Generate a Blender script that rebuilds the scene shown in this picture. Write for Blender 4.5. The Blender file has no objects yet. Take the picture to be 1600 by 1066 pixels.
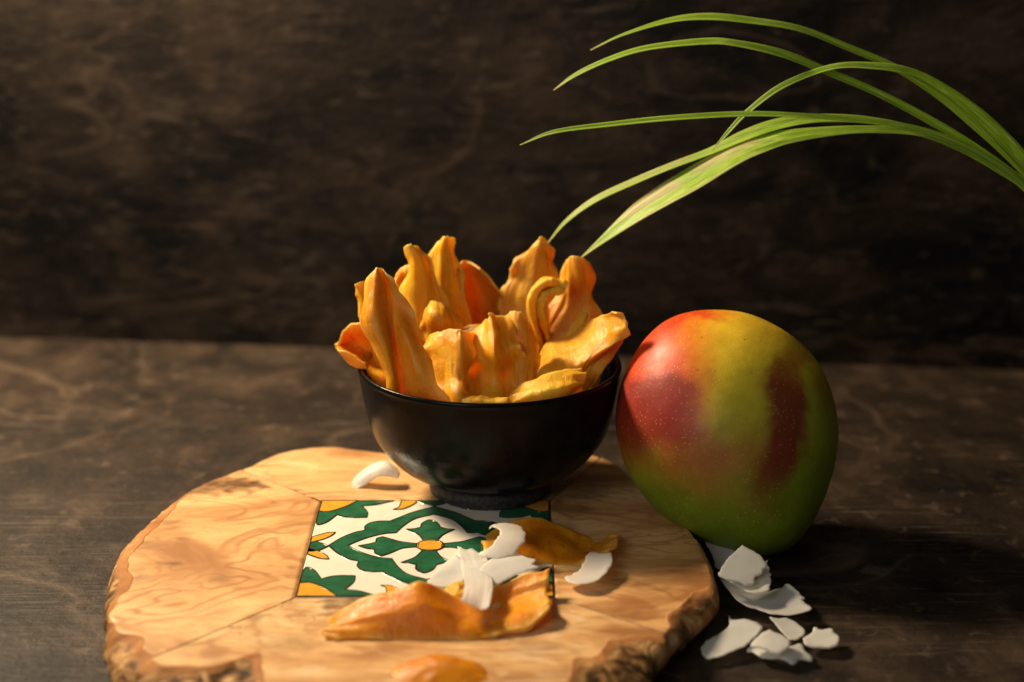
import bpy, bmesh, math, random
import numpy as np
from mathutils import Vector, noise, geometry

# ------------------------------------------------------------------ camera
SC = bpy.context.scene
COL = SC.collection
PITCH = math.radians(16.8)
FPX = 2830.0                       # focal length in pixels of the 1600 px wide photograph
TOP = 0.016                        # upper face of the board; the table is z = 0
CAM = np.array([0.0, 0.0, 0.2975 + TOP])
cam_data = bpy.data.cameras.new('camera')
cam_data.sensor_width = 36.0
cam_data.lens = FPX * 36.0 / 1600.0
cam_data.clip_start, cam_data.clip_end = 0.01, 50
cam_data.dof.use_dof = True
cam_data.dof.focus_distance = 0.752
cam_data.dof.aperture_fstop = 5.0
cam = bpy.data.objects.new('camera', cam_data)
cam.location = CAM
cam.rotation_euler = (math.pi / 2 - PITCH, 0, 0)
COL.objects.link(cam)
SC.camera = cam

# ------------------------------------------------------------------ light
world = bpy.data.worlds.new('World'); SC.world = world; world.use_nodes = True
bg = world.node_tree.nodes['Background']
bg.inputs[0].default_value = (1.0, 0.88, 0.74, 1); bg.inputs[1].default_value = 0.075

def area_lamp(name, loc, target, size, size_y, power, color):
    l = bpy.data.lights.new(name, 'AREA')
    l.shape = 'RECTANGLE'; l.size = size; l.size_y = size_y
    l.energy = power; l.color = color
    o = bpy.data.objects.new(name, l); COL.objects.link(o)
    o.location = loc
    o.rotation_euler = (Vector(target) - Vector(loc)).to_track_quat('-Z', 'Y').to_euler()
    return o
area_lamp('key_lamp', (-0.400, 0.958, 0.450), (0.03, 0.73, 0.05), 0.12, 0.12, 8.6, (1.0, 0.80, 0.54))
area_lamp('window_light', (-0.40, 0.06, 0.44), (0.06, 0.74, 0.05), 0.36, 0.50, 1.75, (1.0, 0.96, 0.90))

SC.view_settings.view_transform = 'Standard'
SC.view_settings.look = 'None'
SC.view_settings.exposure = 0.0
SC.view_settings.gamma = 1.0
SC.view_settings.use_curve_mapping = False

# ------------------------------------------------------------------ helpers
FWD = np.array([0, math.cos(PITCH), -math.sin(PITCH)])
UPV = np.array([0, math.sin(PITCH), math.cos(PITCH)])
RGT = np.array([1.0, 0, 0])
def ray(px, py): return FWD + RGT * ((px - 800) / FPX) - UPV * ((py - 533) / FPX)
def at(px, py, Y):                 # survey: the point at distance Y seen at a place of the photograph
    d = ray(px, py); return CAM + d * (Y / d[1])
def on(px, py, z=TOP):             # survey: the point at height z
    d = ray(px, py); return CAM + d * ((z - CAM[2]) / d[2])
def on_plane(px, py, c, n):
    d = ray(px, py); return CAM + d * (np.dot(c - CAM, n) / np.dot(d, n))
def nz(p, s, seed=0.0): return noise.noise(Vector((p[0] * s + seed, p[1] * s - seed * 1.7, p[2] * s + seed * 0.6)))
def fb(p, s, seed=0.0, o=4):
    v, a = 0.0, 1.0
    for k in range(o):
        v += a * nz(p, s, seed + 7.3 * k); s *= 2.03; a *= 0.5
    return v
def sstep(a, b, x):
    t = min(1.0, max(0.0, (x - a) / (b - a))); return t * t * (3 - 2 * t)

def empty(name, loc, label=None, cat=None, group=None):
    o = bpy.data.objects.new(name, None); COL.objects.link(o); o.location = loc
    o.empty_display_size = 0.01
    return tag(o, label, cat, group)
def tag(o, label=None, cat=None, group=None, kind=None):
    if label: o['label'] = label
    if cat: o['category'] = cat
    if group: o['group'] = group
    if kind: o['kind'] = kind
    return o
def build(name, verts, faces, mat, parent=None, smooth=True, attrs=None, base=None):
    me = bpy.data.meshes.new(name)
    V = np.array(verts, dtype=float)
    if parent is not None: org = np.array(parent.matrix_world.translation if parent.parent is None else parent['_o'])
    elif base is not None: org = np.array(base)
    else:
        org = np.array([V[:, 0].mean(), V[:, 1].mean(), V[:, 2].min()])
    me.from_pydata((V - org).tolist(), [], faces)
    bm = bmesh.new(); bm.from_mesh(me); bmesh.ops.recalc_face_normals(bm, faces=bm.faces); bm.to_mesh(me); bm.free()
    if smooth: me.polygons.foreach_set('use_smooth', [True] * len(me.polygons))
    for k, vals in (attrs or {}).items():
        if np.ndim(vals) == 1:
            a = me.attributes.new(k, 'FLOAT', 'POINT'); a.data.foreach_set('value', np.array(vals, dtype=np.float32))
        else:
            a = me.color_attributes.new(k, 'FLOAT_COLOR', 'POINT')
            c = np.ones((len(vals), 4), dtype=np.float32); c[:, :3] = vals
            a.data.foreach_set('color', c.ravel())
    me.materials.append(mat)
    o = bpy.data.objects.new(name, me); COL.objects.link(o)
    if parent is not None: o.parent = parent
    else: o.location = org
    return o

class Mat:
    def __init__(s, name):
        s.m = bpy.data.materials.new(name); s.m.use_nodes = True
        s.t = s.m.node_tree; s.b = s.t.nodes['Principled BSDF']
    def n(s, typ, **kw):
        nd = s.t.nodes.new(typ)
        for k, v in kw.items():
            if k in nd.inputs: s.set(nd.inputs[k], v)
            else: setattr(nd, k, v)
        return nd
    def set(s, sock, v):
        if isinstance(v, bpy.types.NodeSocket): s.t.links.new(v, sock)
        else: sock.default_value = v
    def coord(s, scale=(1, 1, 1), rot=(0, 0, 0), loc=(0, 0, 0), out='Object'):
        c = s.n('ShaderNodeTexCoord'); m = s.n('ShaderNodeMapping')
        s.set(m.inputs[0], c.outputs[out]); m.inputs[1].default_value = loc
        m.inputs[2].default_value = rot; m.inputs[3].default_value = scale
        return m.outputs[0]
    def noise(s, vec, scale, detail=4, rough=0.5, dist=0.0):
        nd = s.n('ShaderNodeTexNoise', Scale=scale, Detail=detail, Roughness=rough, Distortion=dist)
        s.set(nd.inputs['Vector'], vec); return nd.outputs['Fac']
    def ramp(s, fac, stops, interp='LINEAR'):
        r = s.n('ShaderNodeValToRGB'); s.set(r.inputs[0], fac); cr = r.color_ramp; cr.interpolation = interp
        while len(cr.elements) < len(stops): cr.elements.new(0.5)
        for e, (p, c) in zip(cr.elements, stops):
            e.position = p; e.color = (*c, 1) if len(c) == 3 else c
        return r.outputs[0]
    def gray(s, fac, stops): return s.ramp(fac, [(p, (v, v, v)) for p, v in stops])
    def math(s, op, a, b=0.0):
        nd = s.n('ShaderNodeMath', operation=op); s.set(nd.inputs[0], a); s.set(nd.inputs[1], b); return nd.outputs[0]
    def mix(s, fac, a, b, mode='MIX'):
        nd = s.n('ShaderNodeMix', data_type='RGBA', blend_type=mode)
        s.set(nd.inputs[0], fac); s.set(nd.inputs[6], a if not isinstance(a, tuple) else (*a, 1)); s.set(nd.inputs[7], b if not isinstance(b, tuple) else (*b, 1))
        return nd.outputs[2]
    def attr(s, name, out='Fac'):
        a = s.n('ShaderNodeAttribute', attribute_name=name); return a.outputs[out]
    def bump(s, h, strength, dist):
        b = s.n('ShaderNodeBump', Strength=strength, Distance=dist); s.set(b.inputs['Height'], h)
        s.set(s.b.inputs['Normal'], b.outputs[0])
    def p(s, **kw):
        for k, v in kw.items(): s.set(s.b.inputs[k.replace('_', ' ')], v if not (isinstance(v, tuple) and len(v) == 3 and k == 'Base_Color') else (*v, 1))
        return s

# ------------------------------------------------------------------ materials
def stone_mat(name, wall):
    M = Mat(name); g = 0.22 if wall else 0.40
    if wall: c = M.coord(scale=(1.0, 1.0, 1.9), loc=(3.1, 0.4, 1.7))
    else: c = M.coord(scale=(1.35, 1.05, 1.0), loc=(0.4, 2.2, 0.0))
    big = M.noise(c, 4.5, 4, 0.55, 1.0 if wall else 0.6)
    mid = M.noise(c, 20 if wall else 26, 7, 0.62, 1.2 if wall else 0.5)
    col = M.ramp(M.math('ADD', M.math('MULTIPLY', big, 0.5 if wall else 0.38), M.math('MULTIPLY', mid, 0.5 if wall else 0.62)),
                 [(0.42 if wall else 0.36, tuple(g * x for x in ((0.007, 0.005, 0.004) if wall else (0.020, 0.015, 0.012)))), (0.53 if wall else 0.51, tuple(g * x for x in (0.070, 0.046, 0.031))), (0.66, tuple(g * x for x in (0.19, 0.126, 0.082)))])
    # pale veins
    v = M.noise(M.coord(scale=(0.8, 1.0, 2.6), loc=(1.1, 0.4, 0.35)) if wall else c, 4.2, 3, 0.5, 1.4)
    ridge = M.math('ABSOLUTE', M.math('SUBTRACT', v, 0.5))
    vein = M.gray(ridge, [(0.0, 1.0), (0.008, 0.5), (0.022, 0.0)])
    gate = M.gray(M.noise(c, 4.0, 3), [(0.46, 0.0), (0.60, 1.0)])
    col = M.mix(M.math('MULTIPLY', M.math('MULTIPLY', vein, gate), 0.6), col, (0.30 * g, 0.20 * g, 0.13 * g))
    # chalky flecks
    fl = M.gray(M.noise(c, 75, 4, 0.6, 0.5), [(0.58, 0.0), (0.70, 1.0)])
    col = M.mix(M.math('MULTIPLY', fl, 0.5), col, (0.30 * g, 0.21 * g, 0.15 * g))
    # fine scratches along the length
    cs = M.coord(scale=(26, 330, 330) if not wall else (22, 330, 200))
    sc = M.noise(cs, 1.0, 5, 0.65, 0.4)
    scr = M.gray(sc, [(0.54, 0.0), (0.68, 1.0)])
    sg = M.gray(M.noise(c, 11, 4), [(0.42, 0.0), (0.62, 1.0)])
    col = M.mix(M.math('MULTIPLY', M.math('MULTIPLY', scr, sg), 0.6), col, (0.34 * g, 0.26 * g, 0.19 * g))
    M.p(Base_Color=col, Roughness=M.gray(mid, [(0.3, 0.62), (0.7, 0.48)]))
    M.b.inputs['Specular IOR Level'].default_value = 0.15
    M.bump(M.math('ADD', M.math('MULTIPLY', sc, 0.6), M.math('MULTIPLY', M.noise(c, 140, 5, 0.65), 0.9)), 0.6, 0.0014)
    return M.m

def wood_mat(name, ang, loc, stretch=2.6, dens=34, rough=False):
    M = Mat(name)
    c = M.coord(scale=(1.0, stretch, 1.0), rot=(0, 0, ang), loc=loc)
    n1 = M.noise(c, 8.5, 3, 0.5, 1.1)
    fine = M.noise(c, 55, 5, 0.6, 0.6)
    ph = M.math('ADD', M.math('MULTIPLY', n1, dens), M.math('MULTIPLY', fine, 0.9))
    rings = M.math('ADD', M.math('MULTIPLY', M.math('SINE', M.math('MULTIPLY', ph, 2.4)), 0.5), 0.5)
    lines = M.gray(rings, [(0.0, 1.0), (0.2, 0.4), (0.55, 0.0)])
    lgate = M.gray(M.noise(c, 14, 3), [(0.36, 0.05), (0.66, 1.0)])
    tone = M.noise(c, 11, 4, 0.55, 0.8)
    col = M.ramp(tone, [(0.32, (0.34, 0.145, 0.045)), (0.45, (0.66, 0.36, 0.14)), (0.66, (0.82, 0.54, 0.25))])
    col = M.mix(M.math('MULTIPLY', M.math('MULTIPLY', lines, lgate), 0.8), col, (0.32, 0.125, 0.036))
    m2 = M.noise(c, 150, 5, 0.7, 1.0)
    col = M.mix(M.gray(m2, [(0.5, 0.0), (0.72, 0.4)]), col, (0.38, 0.17, 0.06))
    col = M.mix(M.gray(M.noise(c, 26, 5, 0.6, 1.8), [(0.52, 0.0), (0.66, 0.38)]), col, (0.44, 0.20, 0.07))
    # short dark fibres and burl specks
    cf = M.coord(scale=(60, 420, 60), rot=(0, 0, ang), loc=loc)
    fib = M.gray(M.noise(cf, 1.0, 3, 0.6), [(0.60, 0.0), (0.76, 1.0)])
    col = M.mix(M.math('MULTIPLY', fib, 0.22), col, (0.34, 0.15, 0.05))
    ck = M.math('ABSOLUTE', M.math('SUBTRACT', M.noise(c, 16, 4, 0.6, 1.4), 0.5))
    cgate = M.gray(M.noise(c, 10, 3, 0.5, 0.5), [(0.56, 0.0), (0.66, 1.0)])
    col = M.mix(M.math('MULTIPLY', M.gray(ck, [(0.0, 1.0), (0.010, 0.5), (0.022, 0.0)]), M.math('MULTIPLY', cgate, 0.7)), col, (0.14, 0.055, 0.018))
    if rough:
        bl = M.gray(M.noise(c, 30, 4, 0.6, 1.2), [(0.50, 0.0), (0.68, 1.0)])
        col = M.mix(M.math('MULTIPLY', bl, 0.55), col, (0.36, 0.17, 0.07))
        col = M.mix(M.math('MULTIPLY', M.gray(M.noise(c, 44, 4, 0.6, 0.8), [(0.55, 0.0), (0.68, 1.0)]), 0.5), col, (0.86, 0.62, 0.38))
    knot = M.attr('knot')
    kn = M.math('MULTIPLY', knot, M.gray(M.noise(c, 90, 4, 0.6), [(0.3, 0.35), (0.6, 1.0)]))
    col = M.mix(kn, col, (0.10, 0.045, 0.014))
    # bark and the reddish inner bark along the live edge
    bark = M.attr('bark')
    cb = M.coord()
    b1 = M.noise(cb, 80, 6, 0.6, 1.6)
    barkcol = M.ramp(b1, [(0.34, (0.014, 0.009, 0.004)), (0.44, (0.12, 0.058, 0.02)), (0.54, (0.36, 0.19, 0.07)), (0.68, (0.62, 0.37, 0.16))])
    rim = M.ramp(M.noise(cb, 60, 4), [(0.3, (0.27, 0.10, 0.03)), (0.7, (0.50, 0.23, 0.08))])
    edge = M.gray(M.math('ADD', bark, M.math('MULTIPLY', M.math('SUBTRACT', M.noise(cb, 160, 4), 0.5), 0.10)), [(0.49, 0.0), (0.53, 1.0)])
    deep = M.gray(M.math('ADD', bark, M.math('MULTIPLY', M.math('SUBTRACT', b1, 0.5), 0.9)), [(0.74, 0.0), (0.86, 1.0)])
    col = M.mix(edge, col, rim)
    col = M.mix(deep, col, barkcol)
    M.p(Base_Color=col, Roughness=M.math('ADD', M.gray(tone, [(0.3, 0.46), (0.7, 0.36)]), M.math('MULTIPLY', edge, 0.25)))
    M.set(M.b.inputs['Coat Weight'], M.math('SUBTRACT', 0.12, M.math('MULTIPLY', edge, 0.12)))
    M.b.inputs['Coat Roughness'].default_value = 0.25
    M.set(M.b.inputs['Specular IOR Level'], M.math('SUBTRACT', 0.4, M.math('MULTIPLY', edge, 0.3)))
    M.bump(M.math('ADD', M.math('MULTIPLY', fine, 0.25), M.math('MULTIPLY', M.math('MULTIPLY', b1, edge), 2.0)), 0.5, 0.0010)
    return M.m

def glaze_mat(name, col, var=0.12):
    M = Mat(name); c = M.coord()
    n = M.noise(c, 160, 4, 0.6)
    a = tuple(x * (1 - var) for x in col); b = tuple(min(1, x * (1 + var)) for x in col)
    M.p(Base_Color=M.ramp(n, [(0.3, a), (0.7, b)]), Roughness=0.10)
    M.b.inputs['Coat Weight'].default_value = 0.4; M.b.inputs['Coat Roughness'].default_value = 0.06
    M.bump(M.math('ADD', M.noise(c, 90, 3), M.math('MULTIPLY', M.noise(c, 420, 3), 0.15)), 0.3, 0.0007)
    return M.m

def dried_mat(name, lo, mid, hi, seed):
    M = Mat(name); c = M.coord(loc=(seed, seed * 0.7, -seed))
    au, av = M.attr('across'), M.attr('along')
    def streak(ku, kv, detail=4):
        v = M.n('ShaderNodeCombineXYZ', X=M.math('MULTIPLY', au, ku), Y=M.math('MULTIPLY', av, kv), Z=seed)
        return M.noise(v.outputs[0], 1.0, detail, 0.6, 0.6)
    t = M.math('ADD', M.math('MULTIPLY', M.noise(c, 48, 5, 0.6, 0.8), 0.55), M.math('MULTIPLY', streak(7, 1.6), 0.45))
    col = M.ramp(t, [(0.36, lo), (0.5, mid), (0.64, hi)])
    fib = streak(46, 4.5, 5)
    col = M.mix(M.math('MULTIPLY', M.gray(fib, [(0.50, 0), (0.68, 1)]), 0.3), col, hi)
    col = M.mix(M.math('MULTIPLY', M.gray(fib, [(0.30, 1), (0.45, 0)]), 0.35), col, lo)
    # paler edges, their yellow painted to glow as if lit through
    e = M.math('MULTIPLY', M.attr('edge'), M.gray(M.noise(c, 160, 4), [(0.35, 0.2), (0.6, 1.0)]))
    col = M.mix(M.math('MULTIPLY', e, 0.75), col, (0.99, 0.70, 0.17))
    sug = M.gray(M.noise(c, 1100, 2, 0.5), [(0.64, 0.0), (0.72, 1.0)])
    sgate = M.gray(M.noise(c, 60, 3), [(0.50, 0.0), (0.60, 1.0)])
    col = M.mix(M.math('MULTIPLY', M.math('MULTIPLY', sug, sgate), 0.4), col, (0.98, 0.84, 0.52))
    M.p(Base_Color=col, Roughness=M.gray(M.noise(c, 170, 4, 0.65), [(0.35, 0.17), (0.65, 0.40)]))
    b = M.b
    b.inputs['Subsurface Weight'].default_value = 0.5
    b.inputs['Subsurface Radius'].default_value = (1.0, 0.5, 0.08)
    b.inputs['Subsurface Scale'].default_value = 0.0026
    b.inputs['Specular IOR Level'].default_value = 0.42
    h = M.math('ADD', M.math('MULTIPLY', fib, 0.45), M.math('ADD', M.math('MULTIPLY', M.noise(c, 150, 6, 0.7, 0.8), 1.0), M.math('MULTIPLY', sug, 0.25)))
    M.bump(h, 0.65, 0.0010)
    tr = M.n('ShaderNodeBsdfTranslucent'); M.set(tr.inputs[0], col)
    mx = M.n('ShaderNodeMixShader'); mx.inputs[0].default_value = 0.28
    M.t.links.new(b.outputs[0], mx.inputs[1]); M.t.links.new(tr.outputs[0], mx.inputs[2]); M.t.links.new(mx.outputs[0], M.t.nodes['Material Output'].inputs[0])
    return M.m

def coconut_mat():
    M = Mat('coconut_flesh'); c = M.coord()
    col = M.ramp(M.noise(c, 90, 4), [(0.3, (0.86, 0.83, 0.76)), (0.7, (0.94, 0.92, 0.87))])
    col = M.mix(M.math('MULTIPLY', M.gray(M.noise(c, 34, 3), [(0.5, 0), (0.75, 1)]), 0.3), col, (0.82, 0.72, 0.54))
    cg = M.coord(scale=(40, 260, 120))
    col = M.mix(M.gray(M.noise(cg, 1.0, 4, 0.6, 0.5), [(0.45, 0.0), (0.7, 0.35)]), col, (0.80, 0.74, 0.60))
    M.p(Base_Color=col, Roughness=0.42)
    M.b.inputs['Subsurface Weight'].default_value = 0.5
    M.b.inputs['Subsurface Radius'].default_value = (1, 0.85, 0.65)
    M.b.inputs['Subsurface Scale'].default_value = 0.004
    cf = M.coord(scale=(1, 3, 1))
    M.bump(M.noise(cf, 300, 5, 0.65), 0.4, 0.0006)
    tr = M.n('ShaderNodeBsdfTranslucent'); M.set(tr.inputs[0], col)
    mx = M.n('ShaderNodeMixShader'); mx.inputs[0].default_value = 0.4
    M.t.links.new(M.b.outputs[0], mx.inputs[1]); M.t.links.new(tr.outputs[0], mx.inputs[2]); M.t.links.new(mx.outputs[0], M.t.nodes['Material Output'].inputs[0])
    return M.m

MT = {}
MT['table'] = stone_mat('table_stone', False)
MT['wall'] = stone_mat('wall_stone', True)
MT['white'] = glaze_mat('white_glaze', (0.80, 0.74, 0.62), 0.05)
MT['green'] = glaze_mat('green_glaze', (0.022, 0.115, 0.052), 0.28)
MT['yellow'] = glaze_mat('yellow_glaze', (0.74, 0.36, 0.035), 0.14)
MT['line'] = glaze_mat('outline_glaze', (0.028, 0.017, 0.010), 0.2)
MT['dried'] = [dried_mat('dried_mango_a', (0.80, 0.30, 0.010), (0.92, 0.44, 0.018), (0.97, 0.58, 0.045), 0.3),
               dried_mat('dried_mango_b', (0.74, 0.25, 0.008), (0.88, 0.39, 0.015), (0.95, 0.53, 0.035), 1.9),
               dried_mat('dried_mango_c', (0.86, 0.40, 0.014), (0.95, 0.55, 0.027), (0.98, 0.68, 0.08), 3.7)]
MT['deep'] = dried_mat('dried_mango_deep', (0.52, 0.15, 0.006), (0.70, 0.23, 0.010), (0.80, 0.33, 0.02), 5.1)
MT['amber'] = dried_mat('dried_mango_amber', (0.68, 0.20, 0.005), (0.86, 0.32, 0.008), (0.95, 0.44, 0.018), 7.7)
MT['coco'] = coconut_mat()

# ------------------------------------------------------------------ table and wall
def quad_sheet(name, pts, mat, kind):
    o = build(name, pts, [(0, 1, 2, 3)], mat, smooth=False, base=(0, 0.8, 0))
    tag(o, kind=kind); return o
WL, WR = on(0, 527, 0.0), on(1600, 579, 0.0)          # where the table meets the back wall
dirw = (WR - WL) / np.linalg.norm(WR - WL)
a, b = WL - dirw * 1.2, WR + dirw * 1.2
nrm = np.array([dirw[1], -dirw[0], 0])
quad_sheet('table', [a + nrm * 1.9, b + nrm * 1.9, b - nrm * 0.003, a - nrm * 0.003], MT['table'], 'structure')
quad_sheet('wall', [a + [0, 0, -0.004], b + [0, 0, -0.004], b + [0, 0, 1.1], a + [0, 0, 1.1]], MT['wall'], 'structure')

# ------------------------------------------------------------------ serving board
# outline of the slab seen from above, as surveyed points with the width of the live edge in mm
OUT = [(171, 905, 6), (184, 868, 5), (204, 841, 4), (240, 808, 4), (290, 769, 2.5), (340, 745, 3), (376, 733, 2), (430, 710, 2), (480, 700, 1.5),
       (520, 697.5, 1.5), (560, 702, 1.5), (630, 708, 1.5), (720, 706, 1.5), (800, 702, 1.5), (880, 705, 1.5), (940, 714, 1.5),
       (975, 734, 1.5), (1005, 768, 1.5), (1050, 803, 1.5), (1085, 836, 1.5), (1106, 872, 1.5), (1117, 915, 2), (1106, 933, 7),
       (1075, 962, 9), (1046, 986, 1.5), (1034, 1003, 5), (995, 1043, 19), (935, 1082, 16), (840, 1108, 6), (740, 1118, 4), (620, 1118, 4), (500, 1114, 8),
       (400, 1100, 11), (310, 1082, 24), (238, 1062, 15), (190, 1035, 11), (168, 990, 11), (167, 945, 10)]
OW = np.array([on(x, y) for x, y, w in OUT]); OI = np.array([w for _, _, w in OUT]) / 1000
def cr_closed(P, n):
    P = np.asarray(P, float); N = len(P); out = []
    for i in range(n):
        t = i * N / n; k = int(t); f = t - k
        p0, p1, p2, p3 = P[(k - 1) % N], P[k % N], P[(k + 1) % N], P[(k + 2) % N]
        out.append(0.5 * ((2 * p1) + (p2 - p0) * f + (2 * p0 - 5 * p1 + 4 * p2 - p3) * f * f + (3 * p1 - p0 - 3 * p2 + p3) * f ** 3))
    return np.array(out)
OC = cr_closed(np.hstack([OW, OI[:, None]]), 1400)
TILE = [on(470, 934), on(874, 934), on(851, 783.5), on(494, 783.5)]   # front left, front right, back right, back left
tc = sum(TILE) / 4
ux = ((TILE[1] - TILE[0]) + (TILE[2] - TILE[3])); ux /= np.linalg.norm(ux)
uy = np.array([-ux[1], ux[0], 0.0])
HX = 0.25 * (np.linalg.norm(TILE[1] - TILE[0]) + np.linalg.norm(TILE[2] - TILE[3]))
HY = 0.25 * (np.linalg.norm(TILE[3] - TILE[0]) + np.linalg.norm(TILE[2] - TILE[1]))
def tl(u, v, z=0.0): return tc + ux * (u * HX) + uy * (v * HY) + np.array([0, 0, z])
OA = np.unwrap(np.arctan2(OC[:, 1] - tc[1], OC[:, 0] - tc[0]))
if OA[-1] < OA[0]: OC = OC[::-1]; OA = np.unwrap(np.arctan2(OC[:, 1] - tc[1], OC[:, 0] - tc[0]))
def outline(ang):
    ang = (ang - OA[0]) % (2 * math.pi) + OA[0]
    aa = np.append(OA, OA[0] + 2 * math.pi); cc = np.vstack([OC, OC[:1]])
    order = np.argsort(aa)
    return np.array([np.interp(ang, aa[order], cc[order, k]) for k in range(4)])
def angle_of(px, py):
    p = on(px, py); return math.atan2(p[1] - tc[1], p[0] - tc[0])
A_TL, A_BL, A_BR, A_TR = angle_of(376, 734), angle_of(309, 1000), angle_of(1039, 989), angle_of(940, 714)
KNOTS = [(352, 757, 17, 1.0), (318, 764, 12, 0.85), (286, 842, 4, 0.6), (268, 880, 4, 0.8), (305, 925, 5, 0.25), (972, 907, 4.5, 0.75), (1003, 913, 3.5, 0.7), (1030, 921, 4, 0.35),
         (1060, 905, 6, 0.25), (560, 942, 14, 0.95), (525, 944, 6, 0.8), (620, 940, 8, 0.5), (735, 1003, 9, 0.3), (900, 795, 12, 0.5), (925, 775, 10, 0.4), (1040, 955, 6, 0.2), (540, 735, 10, 0.15), (225, 850, 8, 0.45), (215, 905, 7, 0.35), (262, 815, 6, 0.4), (345, 905, 5, 0.35), (420, 720, 9, 0.3), (600, 960, 7, 0.3), (840, 1010, 12, 0.35), (450, 1010, 12, 0.3), (395, 965, 5, 0.5), (985, 965, 7, 0.35), (1085, 880, 6, 0.4)]
KN = [(on(x, y), r / 1000 * 0.9, s) for x, y, r, s in KNOTS]
board = empty('serving_board', (tc[0], tc[1], 0), 'round live-edge olive wood serving board with a patterned tile inlay', 'serving board')
bpy.context.view_layer.update()
def segment(a0, a1, c0, c1, mat, seed, edge_shift):
    while a1 < a0: a1 += 2 * math.pi
    gap = 0.00030
    NS = max(60, int((a1 - a0) * 0.125 / 0.0011)); NR = 64; NB = 9
    V, bark, knot, F = [], [], [], []
    tcorn = {0: (-1, -1), 1: (1, -1), 2: (1, 1), 3: (-1, 1)}
    k0 = 1 + 0.0005 / HX
    i0, i1 = [tl(tcorn[c][0] * k0, tcorn[c][1] * k0) for c in (c0, c1)]
    o0, o1 = outline(a0)[:3], outline(a1)[:3]
    for i in range(NS + 1):
        s = (0.0, 0.0035)[i] if i < 2 else (1.0, 0.9965)[NS - i] if i > NS - 2 else i / NS
        o = outline(a0 + (a1 - a0) * s); w = o[3]; op = o[:3].copy(); op[2] = TOP
        ip = i0 * (1 - s) + i1 * s; ip[2] = TOP
        # thin joint between neighbouring pieces
        if i in (0, NS):
            d = op - ip; side = np.array([-d[1], d[0], 0]) / np.linalg.norm(d) * gap * (1 if i == 0 else -1)
            op += side; ip += side
        D = np.linalg.norm(op - ip); dr = (op - ip) / D
        wob = 0.0006 * fb(op, 160, seed)
        op = op + dr * wob
        w2 = max(0.0012, w * (1 + 1.0 * fb(op, 42, seed + 3, 2)))
        for j in range(NR + 1):
            t = j / NR; r = 1 - (1 - t) ** 1.7
            p = ip * (1 - r) + op * r
            d = (1 - r) * D
            x = min(1.0, max(0.0, 1 - d / w2))
            big = sstep(0.003, 0.012, w)
            drop = (0.0012 * (1 - big) + (0.0055) * big) * (x ** 1.9)
            rough = big * sstep(0.0, 0.3, x) * (0.0012 * fb(p, 75, seed, 4) - 0.0006)
            z = TOP - drop + rough + 0.00012 * nz(p, 60, seed)
            p[2] = min(TOP + 0.0001, z)
            V.append(p)
            bark.append(min(1.0, max(0.0, 0.5 + (w2 - d) / 0.016)) if w > 0.0022 else min(0.45, max(0.0, 0.5 + (w2 - d) / 0.016)))
            kv = 0.0
            for kp, kr, ks in KN:
                q = np.linalg.norm((p - kp)[:2] * np.array([0.7, 1.2])) * (1 + 0.8 * nz(p, 220, 2.0))
                kv = max(kv, ks * (1 - sstep(0.25, 1.0, q / kr)))
            knot.append(max(kv, 0.8 if i in (0, NS) else 0.0))
        ztop = V[-1][2]
        for j in range(1, NB + 1):
            t = j / NB; p = op.copy(); p[2] = ztop * (1 - t) + 0.0003 * t
            bul = 0.0022 * math.sin(t * math.pi) - 0.004 * t ** 3
            p = p + dr * (bul + (0.0010 + 0.0012 * sstep(0.004, 0.012, w)) * fb(p, 60, seed + 5, 4) * min(1, t * 3))
            V.append(p); knot.append(0)
            plain = sstep(0.0025, 0.0055, w)
            bark.append(min(1.0, max(0.2, (0.45 + 0.5 * plain) + 0.5 * fb(p, 40, seed, 2))))
        p = ip.copy(); p[2] = 0.0003; V.append(p); bark.append(0); knot.append(0)
    L = NR + 1 + NB + 1
    for i in range(NS):
        for j in range(L):
            j2 = (j + 1) % L
            F.append((i * L + j, i * L + j2, (i + 1) * L + j2, (i + 1) * L + j))
    F.append(tuple(range(L))); F.append(tuple(NS * L + k for k in range(L)))
    o = build('wood_segment', V, F, mat, board, attrs={'bark': bark, 'knot': knot})
    return o
segment(A_BL, A_BR, 0, 1, wood_mat('olive_wood_front', 0.25, (0.3, 0.1, 0), 2.2, 30, True), 1.0, 0)
segment(A_BR, A_TR, 1, 2, wood_mat('olive_wood_right', 0.1, (1.3, 0.7, 0), 2.6, 30), 2.0, 0)
segment(A_TR, A_TL, 2, 3, wood_mat('olive_wood_back', -0.35, (2.1, 0.2, 0), 3.0, 26), 3.0, 0)
segment(A_TL, A_BL, 3, 0, wood_mat('olive_wood_left', -0.2, (0.9, 1.9, 0), 1.7, 30), 4.0, 0)

# ------------------------------------------------------------------ inlaid tile
TZ = 0.0003                                            # tile face above the wood
def box_bevel(hx, hy, z0, z1, r):
    V, F = [], []
    rings = [(0, z0), (0, z1 - r), (r * 0.3, z1 - r * 0.3), (r, z1)]
    for ins, z in rings:
        for sx, sy in ((-1, -1), (1, -1), (1, 1), (-1, 1)):
            V.append(tc + ux * sx * (hx - ins) + uy * sy * (hy - ins) + np.array([0, 0, z]))
    for k in range(3):
        for i in range(4): F.append((k * 4 + i, k * 4 + (i + 1) % 4, k * 4 + 4 + (i + 1) % 4, k * 4 + 4 + i))
    F += [(0, 1, 2, 3), (12, 13, 14, 15)]
    return V, F
V, F = box_bevel(HX, HY, -TOP + 0.0005, TZ, 0.0006)
tile = build('tile', V, F, MT['white'], board, smooth=False)
tile['label'] = 'glazed white tile with green and yellow floral pattern'
tile['_o'] = list(board.matrix_world.translation)
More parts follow.
